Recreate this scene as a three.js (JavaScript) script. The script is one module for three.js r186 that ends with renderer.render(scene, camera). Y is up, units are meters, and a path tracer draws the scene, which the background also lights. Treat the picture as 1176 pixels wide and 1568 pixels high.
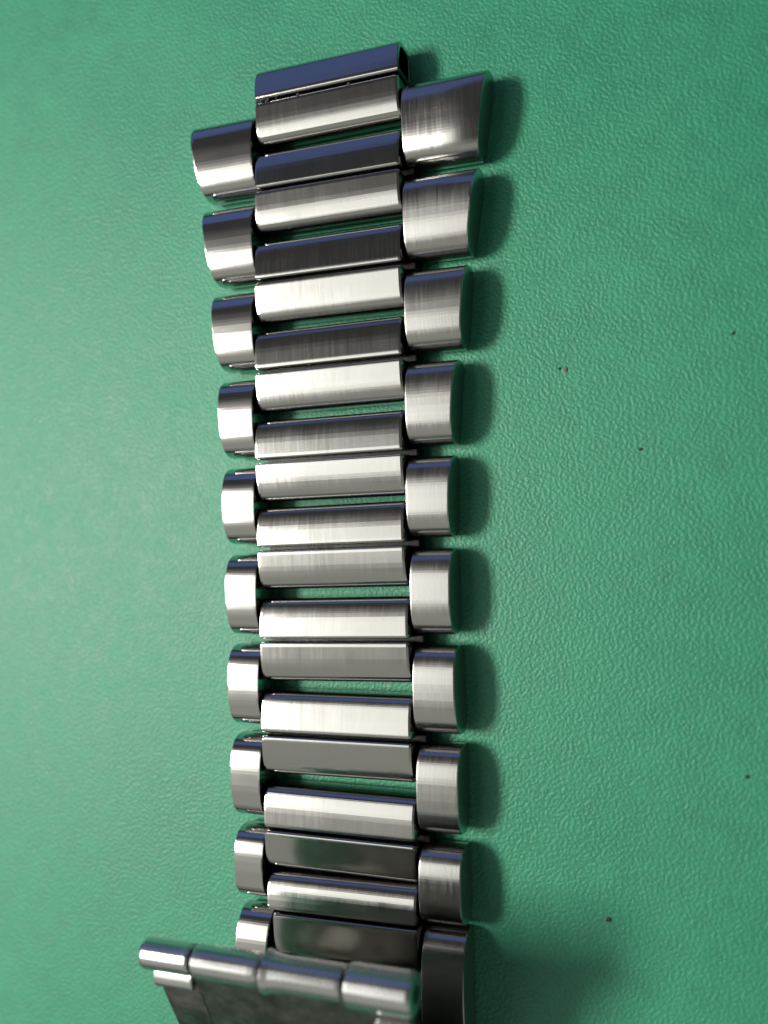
import * as THREE from 'three';
import { mergeGeometries, toCreasedNormals } from 'three/addons/utils/BufferGeometryUtils.js';

// ------------------------------------------------------------------ camera, lamps, exposure
const MM = 0.001;                                   // shapes below are written in millimetres
const scene = new THREE.Scene();
const camera = new THREE.PerspectiveCamera(58.5, 3 / 4, 0.002, 20);
camera.up.set(0.02828, 0.01456, -0.99949);
camera.position.set(23.8611, 58.1498, 2.1459).multiplyScalar(MM);
camera.lookAt(new THREE.Vector3(23.8611 - 0.34044 * 50, 58.1498 - 0.93998 * 50, 2.1459 - 0.02333 * 50).multiplyScalar(MM));
camera.focus = 0.0595;
camera.userData.fStop = 21;
scene.add(camera);

const renderer = new THREE.WebGLRenderer({ antialias: true });
renderer.setSize(768, 1024);
renderer.toneMapping = THREE.LinearToneMapping;
renderer.toneMappingExposure = 1;
renderer.shadowMap.enabled = true;

scene.background = new THREE.Color().setRGB(0.046, 0.047, 0.0455);     // the dim room around the table

function panel(color, intensity, w, h, from, to) {   // a soft lamp, millimetres
  const l = new THREE.RectAreaLight(new THREE.Color().setRGB(...color), intensity, w * MM, h * MM);
  l.position.set(...from).multiplyScalar(MM);
  l.lookAt(new THREE.Vector3(...to).multiplyScalar(MM));
  scene.add(l);
  return l;
}
panel([1, 0.97, 0.91], 46, 105, 47, [-180, 240, -4], [0, 0, 0]);       // bright window to the left
panel([0.98, 0.985, 0.93], 1.1, 125, 145, [-136, 297, -4], [0, 0, 0]);     // the paler light around it, fading outwards
panel([0.98, 0.985, 0.93], 0.3, 165, 165, [-152, 298, -4], [0, 0, 0]);
panel([1, 0.975, 0.93], 0.14, 215, 205, [-160, 303, -4], [0, 0, 0]);
panel([1, 0.975, 0.94], 0.06, 290, 260, [-168, 309, -4], [0, 0, 0]);
panel([0.17, 0.32, 1], 0.28, 760, 185, [-150, 182, -318], [0, 0, 0]);   // patch of blue daylight beyond the far edge
panel([0.97, 1, 0.9], 0.15, 380, 200, [-110, 240, 205], [0, 0, 0]);
panel([0.97, 1, 0.9], 0.2, 900, 420, [-115, 250, 215], [0, 0, 0]);    // pale wall on the viewer's side

// ------------------------------------------------------------------ helpers
function rng(seed) { let s = seed >>> 0; return () => { s = (s + 0x6d2b79f5) >>> 0; let t = s; t = Math.imul(t ^ (t >>> 15), t | 1); t ^= t + Math.imul(t ^ (t >>> 7), t | 61); return ((t ^ (t >>> 14)) >>> 0) / 4294967296; }; }
const taken = {};
function numbered(name) { const n = (taken[name] = (taken[name] ?? -1) + 1); return n ? `${name}_${String(n).padStart(3, '0')}` : name; }
function mesh(name, geometry, material, parent) {
  const m = new THREE.Mesh(geometry, material);
  m.name = numbered(name); m.castShadow = m.receiveShadow = true;
  parent.add(m);
  return m;
}
function group(name, parent) { const g = new THREE.Group(); g.name = numbered(name); parent.add(g); return g; }

function blur(a, n, r, vertical) {                  // box blur with wrap round the edges
  const out = new Float32Array(n * n), k = 1 / (2 * r + 1), st = vertical ? n : 1, ln = vertical ? 1 : n;
  for (let j = 0; j < n; j++) {
    const o = j * ln; let s = 0;
    for (let i = -r; i <= r; i++) s += a[o + ((i + n) % n) * st];
    for (let i = 0; i < n; i++) { out[o + i * st] = s * k; s += a[o + ((i + r + 1) % n) * st] - a[o + ((i - r + n) % n) * st]; }
  }
  return out;
}
function soft(a, n, rx, ry) { for (let k = 0; k < 3; k++) { if (rx) a = blur(a, n, rx, false); if (ry) a = blur(a, n, ry, true); } return a; }
function unit(a) { let m = 0, v = 0; for (const x of a) m += x; m /= a.length; for (const x of a) v += (x - m) ** 2; v = Math.sqrt(v / a.length) || 1; return a.map((x) => (x - m) / v); }
function white(n, seed) { const r = rng(seed), a = new Float32Array(n * n); for (let i = 0; i < a.length; i++) a[i] = r() - 0.5; return a; }
function texture(n, f, srgb) {
  const d = new Uint8Array(n * n * 4);
  for (let i = 0; i < n * n; i++) { const c = f(i); d[4 * i] = c[0]; d[4 * i + 1] = c[1]; d[4 * i + 2] = c[2]; d[4 * i + 3] = 255; }
  const t = new THREE.DataTexture(d, n, n);
  t.wrapS = t.wrapT = THREE.RepeatWrapping; t.magFilter = THREE.LinearFilter; t.minFilter = THREE.LinearMipmapLinearFilter; t.generateMipmaps = true;
  if (srgb) t.colorSpace = THREE.SRGBColorSpace;
  t.needsUpdate = true;
  return t;
}
const byte = (x) => Math.max(0, Math.min(255, Math.round(x)));

// ------------------------------------------------------------------ green grained leather
const LEATHER = 49;                                  // millimetres per repeat
const leather = (() => {
  const n = 2048, w = white(n, 11);
  const fine = soft(w, n, 2, 2), wide = soft(w, n, 5, 5);
  const worm = unit(fine.map((x, i) => x - wide[i]));
  const mid = unit(soft(white(n, 12), n, 14, 14)), broad = unit(soft(white(n, 13), n, 90, 90)), tiny = unit(soft(white(n, 14), n, 1, 1));
  const height = (i) => Math.tanh(worm[i] * 0.9) * 0.8 + mid[i] * 0.05 + tiny[i] * 0.05;
  const bump = texture(n, (i) => { const v = byte(128 + 70 * height(i)); return [v, v, v]; });
  const color = texture(n, (i) => {
    const h = height(i), k = 1 + 0.012 * broad[i] + 0.012 * mid[i] + 0.03 * h;
    return [byte(42 * k + 2 * broad[i]), byte(156 * k), byte(115 * k)];
  }, true);
  const rough = texture(n, (i) => { const v = byte(255 * (0.55 + 0.008 * broad[i] + 0.01 * mid[i] + 0.02 * tiny[i])); return [v, v, v]; });
  return new THREE.MeshPhysicalMaterial({ color: 0xffffff, map: color, bumpMap: bump, bumpScale: 0.00005, roughnessMap: rough, roughness: 1, ior: 1.8, specularIntensity: 1 });
})();
{
  const g = new THREE.BoxGeometry(0.5, 0.012, 0.5);
  const p = g.attributes.position, uv = g.attributes.uv;
  for (let i = 0; i < p.count; i++) uv.setXY(i, p.getX(i) / (LEATHER * MM) + 0.31, (p.getZ(i) + p.getY(i)) / (LEATHER * MM) + 0.17);
  g.translate(0, -0.006, 0);
  const t = mesh('tabletop', g, leather, scene);
  t.userData = { kind: 'structure', label: 'green grained leather tabletop under the steel bracelet', category: 'tabletop' };
}

// ------------------------------------------------------------------ steel
const TILE = 12;                                     // millimetres per repeat
function steelMaps(seed, lines, streaks) {
  const n = 1024, w = white(n, seed);
  const brush = unit(soft(w, n, 2, 40)), brush2 = unit(soft(white(n, seed + 1), n, 3, 90));
  const cloud = unit(soft(white(n, seed + 2), n, 36, 36)), pit = unit(soft(white(n, seed + 3), n, 1, 1));
  const scratch = new Float32Array(n * n), r = rng(seed + 7);
  for (let k = 0; k < lines; k++) {
    let x = r() * n, y = r() * n, a = r() * Math.PI * 2, bend = (r() - 0.5) * 0.006;
    const len = 20 + r() * r() * 200, depth = 0.4 + r();
    for (let s = 0; s < len; s++) {
      x += Math.cos(a); y += Math.sin(a); a += bend;
      const i = (((y | 0) % n + n) % n) * n + (((x | 0) % n + n) % n);
      scratch[i] = Math.max(scratch[i], depth);
    }
  }
  const cut = soft(scratch, n, 1, 1);
  const bump = texture(n, (i) => { const v = byte(150 + streaks * (12 * brush[i] + 2 * brush2[i]) + 13 * pit[i]  - 110 * cut[i] - (pit[i] > 3.1 ? 40 : 0)); return [v, v, v]; });
  const rough = texture(n, (i) => { const v = byte(255 * (0.5 + 0.03 * streaks * brush[i] + 0.02 * streaks * brush2[i] + 0.025 * cloud[i] + 0.2 * cut[i])); return [v, v, v]; });
  return { bump, rough };
}
function steel(maps, color, roughness, bumpScale, anisotropy = 0) {
  const m = new THREE.MeshPhysicalMaterial({ metalness: 1, roughness: roughness * 2, roughnessMap: maps.rough, bumpMap: maps.bump, bumpScale: bumpScale * MM });
  m.color.setRGB(...color);
  return m;
}
const brushedMaps = steelMaps(31, 170, 1), polishedMaps = steelMaps(57, 60, 0.25);
const M = {
  bar: steel(brushedMaps, [0.49, 0.48, 0.458], 0.14, 0.002),
  brushed: steel(brushedMaps, [0.50, 0.49, 0.47], 0.2, 0.0022),
  polished: steel(polishedMaps, [0.58, 0.565, 0.54], 0.1, 0.0015),
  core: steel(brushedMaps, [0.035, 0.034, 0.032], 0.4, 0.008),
  clasp: steel(polishedMaps, [0.62, 0.62, 0.61], 0.26, 0.003),
  grit: new THREE.MeshStandardMaterial({ color: 0x55524c, roughness: 0.8 }),
  blade: steel(polishedMaps, [1, 1, 1], 0.36, 0.004),
};

{
  const n = 256, a = unit(soft(white(n, 91), n, 7, 7)), b = unit(soft(white(n, 92), n, 2, 2));
  M.blade.map = texture(n, (i) => { const v = 142 + 8 * a[i] + 6 * b[i] - (a[i] > 1.7 ? 14 : 0); return [byte(v), byte(v - 2), byte(v - 6)]; }, true);
}

// rings: [[ [x, y, z], ... ], ...] in millimetres, joined one to the next, closed at both ends
const offsets = rng(404);                             // each piece wears another patch of the brushed grain
function loft(rings, { crease = 0.6, caps = true } = {}) {
  const n = rings[0].length, pos = [], uv = [], ou = offsets() * TILE, ov = offsets() * TILE;
  const put = (p, u, v) => { pos.push(p[0] * MM, p[1] * MM, p[2] * MM); uv.push((u + ou) / TILE, (v + ov) / TILE); };
  const arc = [0];
  for (let i = 1; i <= n; i++) { const a = rings[0][i - 1], b = rings[0][i % n]; arc.push(arc[i - 1] + Math.hypot(a[1] - b[1], a[2] - b[2])); }
  for (let k = 0; k + 1 < rings.length; k++) for (let i = 0; i < n; i++) {
    const j = (i + 1) % n, a = rings[k][i], b = rings[k][j], c = rings[k + 1][j], d = rings[k + 1][i];
    for (const [p, v] of [[a, arc[i]], [b, arc[i + 1]], [c, arc[i + 1]], [a, arc[i]], [c, arc[i + 1]], [d, arc[i]]]) put(p, p[0], v);
  }
  if (caps) {
    for (const [ring, flip] of [[rings[0], true], [rings[rings.length - 1], false]]) {
      const tris = THREE.ShapeUtils.triangulateShape(ring.map((p) => new THREE.Vector2(p[2], p[1])), []);
      const area = THREE.ShapeUtils.area(ring.map((p) => new THREE.Vector2(p[2], p[1])));
      for (const t of tris) {
        const ccw = (area < 0);
        const q = (flip === ccw) ? [t[0], t[1], t[2]] : [t[2], t[1], t[0]];
        for (const i of q) put(ring[i], ring[i][2], ring[i][1]);
      }
    }
  }
  const g = new THREE.BufferGeometry();
  g.setAttribute('position', new THREE.Float32BufferAttribute(pos, 3));
  g.setAttribute('uv', new THREE.Float32BufferAttribute(uv, 2));
  g.computeVertexNormals();
  return toCreasedNormals(g, crease);
}
// shrink a closed outline [z, y] by d along its normals
function inset(profile, d) {
  const n = profile.length;
  return profile.map((p, i) => {
    const a = profile[(i + n - 1) % n], b = profile[(i + 1) % n];
    let tz = b[0] - a[0], ty = b[1] - a[1]; const l = Math.hypot(tz, ty) || 1; tz /= l; ty /= l;
    return [p[0] + ty * d, p[1] - tz * d];          // the outlines run clockwise seen along -x, so this points inwards
  });
}
// a bar along x from x0 to x1 with small rounded edges at its ends; shear(x, z, outer) moves the end faces
function bar(profile, x0, x1, edge, ends = [(z) => 0, (z) => 0], crease = 0.6) {
  const ring = (prof, x, f) => prof.map(([z, y]) => [x + f(z), y, z]);
  const rings = [], e = edge;
  const steps = [[0, 1], [0.3, 0.3], [1, 0]];        // [along, inwards] in edges
  for (const [al, inn] of steps) rings.push(ring(inset(profile, e * inn), x0 + e * al, ends[0]));
  const blend = (t) => (z) => ends[0](z) * (1 - t) + ends[1](z) * t, g = 2.2 * e / (x1 - x0);
  for (const t of [g, 0.5, 1 - g]) rings.push(ring(profile, x0 + (x1 - x0) * t, blend(t)));
  for (const [al, inn] of steps.slice().reverse()) rings.push(ring(inset(profile, e * inn), x1 - e * al, ends[1]));
  return loft(rings, { crease });
}
const ell = (cz, cy, rz, ry, a0, a1, n, out) => { for (let i = 0; i <= n; i++) { const a = a0 + (a1 - a0) * i / n; out.push([cz + rz * Math.cos(a), cy + ry * Math.sin(a)]); } };

const H = 2.8, PITCH = 6.123, SLOT = 0.1;
// half of a folded centre link, from the seam at z = SLOT outwards; dome tilts its flat a little
function halfProfile(a, sign, { rz = 2.05, ry = 1.2, lip = 0.34, dome = 0.0125 } = {}) {
  const p = [], q = Math.PI / 2;
  p.push([SLOT, 0.4]); p.push([SLOT, H - 1.3]);
  ell(SLOT + lip, H - 0.24, lip, 0.24, Math.PI, q, 9, p);
  for (let i = 1; i < 10; i++) p.push([SLOT + lip + (a - rz - SLOT - lip) * i / 10, H]);
  for (let i = 0; i <= 22; i++) {
    const b = q * i / 22, e = 2 / 2.6;
    p.push([a - rz + rz * Math.sin(b) ** e, H - ry + ry * Math.max(0, Math.cos(b)) ** e]);
  }
  p.push([a, H - ry - 0.3]);
  ell(a - 0.7, 0.75, 0.7, 0.72, 0, -q, 8, p);
  p.push([a - 1.3, 0.03]); p.push([SLOT + 0.25, 0.03]);
  const s = p.map(([z, y]) => [z, y - dome * Math.max(0, z) ** 2 * Math.max(0, y - 0.1) / H]);
  return sign > 0 ? s : s.map(([z, y]) => [-z, y]).reverse();
}
function outerProfile(a, top = H, n = 2.7) {
  const p = [], fine = [], hh = top - 0.95;
  for (let i = 0; i <= 1600; i++) {                    // a superellipse, sampled evenly in length and in turning
    const q = Math.PI * (1 - i / 1600), c = Math.cos(q), s = Math.sin(q);
    fine.push([a * Math.sign(c) * Math.abs(c) ** (2 / n), 0.95 + hh * Math.abs(s) ** (2 / n)]);
  }
  const way = [0]; let before = null;
  for (let i = 1; i < fine.length; i++) {
    const dz = fine[i][0] - fine[i - 1][0], dy = fine[i][1] - fine[i - 1][1], t = Math.atan2(dy, dz);
    way.push(way[i - 1] + Math.hypot(dz, dy) / (4 * a) + (before === null ? 0 : Math.abs(t - before) / Math.PI));
    before = t;
  }
  for (let k = 0, i = 0; k <= 60; k++) {
    while (i < fine.length - 1 && way[i] < way[way.length - 1] * k / 60) i++;
    p.push(fine[i]);
  }
  ell(a - 0.8, 0.8, 0.8, 0.77, 0, -Math.PI / 2, 7, p);
  ell(-a + 0.8, 0.8, 0.8, 0.77, -Math.PI / 2, -Math.PI, 7, p);
  return p;
}

// ------------------------------------------------------------------ the bracelet
const bracelet = new THREE.Group(); bracelet.name = 'watch_bracelet'; scene.add(bracelet);
bracelet.userData = { label: 'brushed steel watch bracelet laid open on green leather with its folding clasp raised', category: 'watch bracelet' };

// seam of each centre link: [left x, left z, right x, right z], and how far it leans (degrees, + towards the clasp)
const seams = [
  [-4.99, -27.5, 5.41, -27.6, -1.4], [-5.15, -21.4, 5.37, -21.42, -2.1], [-5.25, -15.27, 5.33, -15.3, 0.7], [-5.35, -9.14, 5.24, -9.28, 1.6],
  [-5.45, -3.0, 5.16, -3.13, 1.6], [-5.43, 3.04, 5.15, 2.83, 0], [-5.36, 9.3, 5.29, 9.08, -1.8], [-5.38, 15.5, 5.32, 15.45, 0.3],
  [-5.3, 21.75, 5.42, 21.8, 2.3], [-5.15, 27.25, 5.42, 27.12, 2],
];
const R = (d) => d * Math.PI / 180;
const rand = rng(5);
seams.forEach(([xl, zl, xr, zr, lean], r) => {
  const link = group('center_link', bracelet);
  const len = Math.hypot(xr - xl, zr - zl);
  link.position.set((xl + xr) / 2 * MM, 0, (zl + zr) / 2 * MM);
  link.rotation.set(R(lean), -Math.atan2(zr - zl, xr - xl), 0, 'YXZ');
  const a = (PITCH - 0.54) / 2, x = len / 2;
  const far = r === 0 ? 2.45 : r === 9 ? 2.45 : a, near = r === 9 ? 3.2 : a;
  // seen from the window side each half was brushed on its own: a slightly different dome
  const up = halfProfile(far, -1, { dome: 0.0105 + 0.004 * rand(), rz: r === 0 ? 1.8 : 2.05 });
  const down = halfProfile(near, 1, { dome: 0.0105 + 0.004 * rand() });
  if (r === 0) {
    // the loose end: the sheet is folded round an empty space that shows at the right-hand end
    mesh('folded_half', hollowEnd(up, -x, x), M.bar, link);
    const q = rng(77), bits = [];
    for (let k = 0; k < 16; k++) {                     // dried dirt caught in the seam, thickest at the left end
      const t = k < 13 ? q() * q() * 0.22 : q(), g = new THREE.IcosahedronGeometry((0.05 + 0.07 * q()) * MM, 0);
      g.scale(1.4, 0.7, 1); g.rotateY(q() * 6);
      g.translate((-x + 0.1 + t * (2 * x - 0.3)) * MM, (H - 0.1 + 0.07 * q()) * MM, ((q() - 0.5) * 0.34) * MM);
      bits.push(g);
    }
    const grit = mesh('seam_grit', mergeGeometries(bits), M.grit, link);
    grit.userData = { label: 'grey grit caught in the top seam', kind: 'stuff' };
  } else mesh('folded_half', bar(up, -x, x, 0.2), M.bar, link);
  mesh('folded_half', bar(down, r === 9 ? -x + 0.35 : -x, x, 0.2), M.bar, link);
  const core = [[-0.3, 0.3], [-0.4, 0.8], [-0.4, 1.3], [-0.2, 1.6], [0.2, 1.6], [0.4, 1.3], [0.4, 0.8], [0.3, 0.3]];
  mesh('link_core', bar(core, r ? -x + 0.3 : -x + 0.4, r && r < 9 ? x + 0.62 : x - 0.3, 0.12), M.core, link);
});
// a folded sheet 0.35 mm thick, open at its right end and closed at its left
function hollowEnd(profile, x0, x1) {
  const inner = inset(profile, 0.34), ring = (p, x) => p.map(([z, y]) => [x, y, z]), e = 0.1;
  return loft([
    ring(inset(profile, e), x0), ring(inset(profile, e * 0.3), x0 + e * 0.3), ring(profile, x0 + e), ring(profile, (x0 + x1) / 2), ring(profile, x1 - e * 0.5), ring(inset(profile, e * 0.5), x1),
    ring(inset(profile, 0.3), x1), ring(inner, x1 - 0.05), ring(inner, x1 - 4.5),
  ]);
}

// outer links: [left outer x at far end, at near end, right outer x at far end, at near end]
const outers = [
  [-10.35, -9.45, 11.2, 10.4], [-9.5, -8.75, 10.4, 9.6], [-8.85, -8.35, 9.5, 9.05], [-8.4, -8.1, 8.7, 8.3], [-8.15, -8.0, 8.25, 8.05],
  [-8.0, -7.85, 8.1, 8.05], [-7.95, -7.8, 8.2, 8.3], [-7.85, -7.7, 8.35, 8.3], [-7.65, -7.55, 8.35, 8.35], [-7.7, -7.7, 8.4, 8.4],
];
outers.forEach(([l0, l1, r0, r1], k) => {
  const s0 = seams[k], s1 = seams[Math.min(k + 1, 9)];
  const last = k === 9;
  for (const side of [-1, 1]) {
    const xin0 = side < 0 ? s0[0] : s0[2], zin0 = side < 0 ? s0[1] : s0[3];
    const xin1 = last ? xin0 : side < 0 ? s1[0] : s1[2], zin1 = last ? zin0 + 8.5 : side < 0 ? s1[1] : s1[3];
    const taller = k === 8 && side > 0 ? 0.22 : 0;      // the right-hand link next to the clasp
    const zc = (zin0 + zin1) / 2 + (side > 0 ? taller : 0.02), a = (zin1 - zin0) / 2 - (side > 0 ? 0.34 : 0.36) + taller * 0.8;
    const gap = last && side < 0 ? 0.12 : 0.14;
    const xi = side < 0 ? Math.min(xin0, xin1) - gap : Math.max(xin0, xin1) + gap;
    const [o0, o1] = side < 0 ? [l0, l1] : [r0, r1];
    const mid = (o0 + o1) / 2, slope = (o1 - o0) / (2 * a);
    const prof = outerProfile(a, H + (side > 0 ? 0.02 : 0), last ? 2.2 : 2.7);
    const end = (z) => slope * z, none = () => 0;
    const geo = side < 0 ? bar(prof, mid, xi, 0.12, [end, none]) : bar(prof, xi, mid, 0.1, [none, end]);
    const m = mesh('outer_link', geo, side < 0 ? M.polished : M.brushed, bracelet);
    m.position.set(0, 0, zc * MM);
    m.rotation.x = R([2.6, 1.8, 0.8, 0, 0, 0, -1, -1.8, -2.2, 0][k] + (rand() - 0.5) * 0.6);
  }
});

// ------------------------------------------------------------------ the folding clasp, standing up at the near end
{
  const clasp = group('folding_clasp', bracelet);
  const axis = [12, 26.45], rad = 1.0;               // y and z of the hinge barrel
  const tube = (r, n = 30) => { const p = []; for (let i = 0; i < n; i++) { const a = -i / n * Math.PI * 2; p.push([axis[1] + r * Math.cos(a), axis[0] + r * Math.sin(a)]); } return p; };
  const rolled = (steps) => loft(steps.map(([x, r]) => tube(r).map(([z, y]) => [x, y, z])), { crease: 0.9 });
  mesh('hinge_knuckle', rolled([[-8.3, 0.78], [-8.26, 0.84], [-8.1, 0.9], [-7.95, 0.9], [-5.4, 0.9], [-5.25, 0.9], [-5.1, 0.84], [-5.05, 0.75]]), M.clasp, clasp);
  mesh('hinge_knuckle', rolled([[-4.9, 0.75], [-4.86, 0.86], [-4.7, 0.93], [-4.55, 0.93], [-1.6, 0.93], [-1.4, 0.93], [-1.2, 0.925], [-0.9, 0.84], [-0.72, 0.7]]), M.clasp, clasp);
  mesh('hinge_knuckle', rolled([[-0.42, 1.05], [-0.37, 1.17], [-0.27, 1.18], [0.1, 1.06], [0.8, 0.96], [1.0, 0.95], [1.15, 0.95], [3.95, 0.95], [4.1, 0.95], [4.3, 0.9], [4.36, 0.78]]), M.clasp, clasp);
  mesh('hinge_knuckle', rolled([[4.58, 0.9], [4.62, 1.08], [4.8, 1.14], [4.95, 1.14], [7.95, 1.14], [8.1, 1.14], [8.3, 1.06], [8.36, 0.9]]), M.clasp, clasp);
  mesh('hinge_pin', bar(tube(0.55, 16), -8.55, 8.4, 0.12, undefined, 0.9), M.core, clasp);
  // the blade rolls off the barrel and runs down towards the viewer until it reaches the table
  const sheet = (path, x0, x1) => {
    const pts = new THREE.CatmullRomCurve3(path.map(([z, y]) => new THREE.Vector3(0, y, z))).getPoints(60).map((v) => [v.z, v.y]);
    const thick = 0.6, back = pts.map((p, i) => { const a = pts[Math.max(0, i - 1)], b = pts[Math.min(pts.length - 1, i + 1)]; const l = Math.hypot(b[0] - a[0], b[1] - a[1]); return [p[0] + (b[1] - a[1]) / l * thick, p[1] - (b[0] - a[0]) / l * thick]; });
    return bar([...pts, ...back.reverse()], x0, x1, 0.08);
  };
  const run = [[31.5, 9.9], [36, 7.4], [41, 4.6], [45, 2.6], [48, 1.4], [50, 0.7]];
  mesh('blade', mergeGeometries([sheet([[26.55, 12.35], [27.05, 12.45], [27.6, 12.15], [28.4, 11.6], ...run], -5.0, 7.9), sheet([[28.1, 11.65], [28.5, 11.53], ...run], -7.6, -5.0)]), M.blade, clasp);
  // a short turned lip under the first knuckle and the rolled shoulder under the last one
  const lip = (cz, cy, r) => { const p = []; for (let i = 0; i < 18; i++) { const a = -i / 18 * Math.PI * 2; p.push([cz + r * Math.cos(a), cy + r * 0.6 * Math.sin(a)]); } return p; };
  mesh('blade_lip', bar(lip(27.75, 11.95, 0.55), -7.75, -5.1, 0.15, undefined, 0.9), M.clasp, clasp);
  mesh('blade_shoulder', bar(lip(29.15, 11.6, 0.85), 5.9, 8.25, 0.2, undefined, 0.9), M.clasp, clasp);
  const inner = [];
  ell(49, 0.5, 0.9, 0.45, Math.PI / 2, -Math.PI / 2, 8, inner);
  inner.push([30.2, 0.05], [30.2, 0.95]);
  mesh('lower_blade', bar(inner, -7.4, 7.6, 0.08), M.blade, clasp);
}

// ------------------------------------------------------------------ specks of dust on the leather
function speck(x, z, size, color, seed, label) {
  const r = rng(seed), g = new THREE.IcosahedronGeometry(size * MM, 1), p = g.attributes.position, done = {};
  for (let i = 0; i < p.count; i++) {
    const key = [p.getX(i), p.getY(i), p.getZ(i)].map((v) => v.toFixed(7)).join();
    const k = (done[key] ??= 0.6 + 0.7 * r());
    p.setXYZ(i, p.getX(i) * k * 1.25, p.getY(i) * k * 0.6, p.getZ(i) * k);
  }
  g.computeVertexNormals();
  const m = new THREE.MeshStandardMaterial({ roughness: 0.9 }); m.color.setRGB(...color);
  const o = mesh('dust_speck', g, m, scene);
  o.position.set(x * MM, size * 0.4 * MM, z * MM); o.rotation.y = r() * 6;
  o.userData = { label, category: 'dust speck', group: 'specks of dust on the green leather' };
}
speck(15.22, -7.96, 0.120, [0.3, 0.16, 0.13], 1, 'pinkish crumb on the leather nearest the bracelet, beside a darker grain');
speck(14.85, -8.05, 0.08, [0.02, 0.05, 0.035], 6, 'tiny dark grain touching the left side of the pinkish crumb');
speck(19.66, -2.68, 0.096, [0.07, 0.06, 0.05], 2, 'small dark brown speck on bare leather below and right of the pinkish crumb');
speck(16.97, 26.27, 0.136, [0.09, 0.06, 0.055], 3, 'round brownish speck on the leather near the shadow of the raised clasp');
speck(25.19, 16.93, 0.1, [0.02, 0.09, 0.06], 4, 'faint dark green speck at the right edge in the lower part of the leather');
speck(25.18, -9.33, 0.096, [0.02, 0.09, 0.06], 5, 'faint dark green speck near the right edge, slightly higher than the pinkish crumb');

renderer.render(scene, camera);
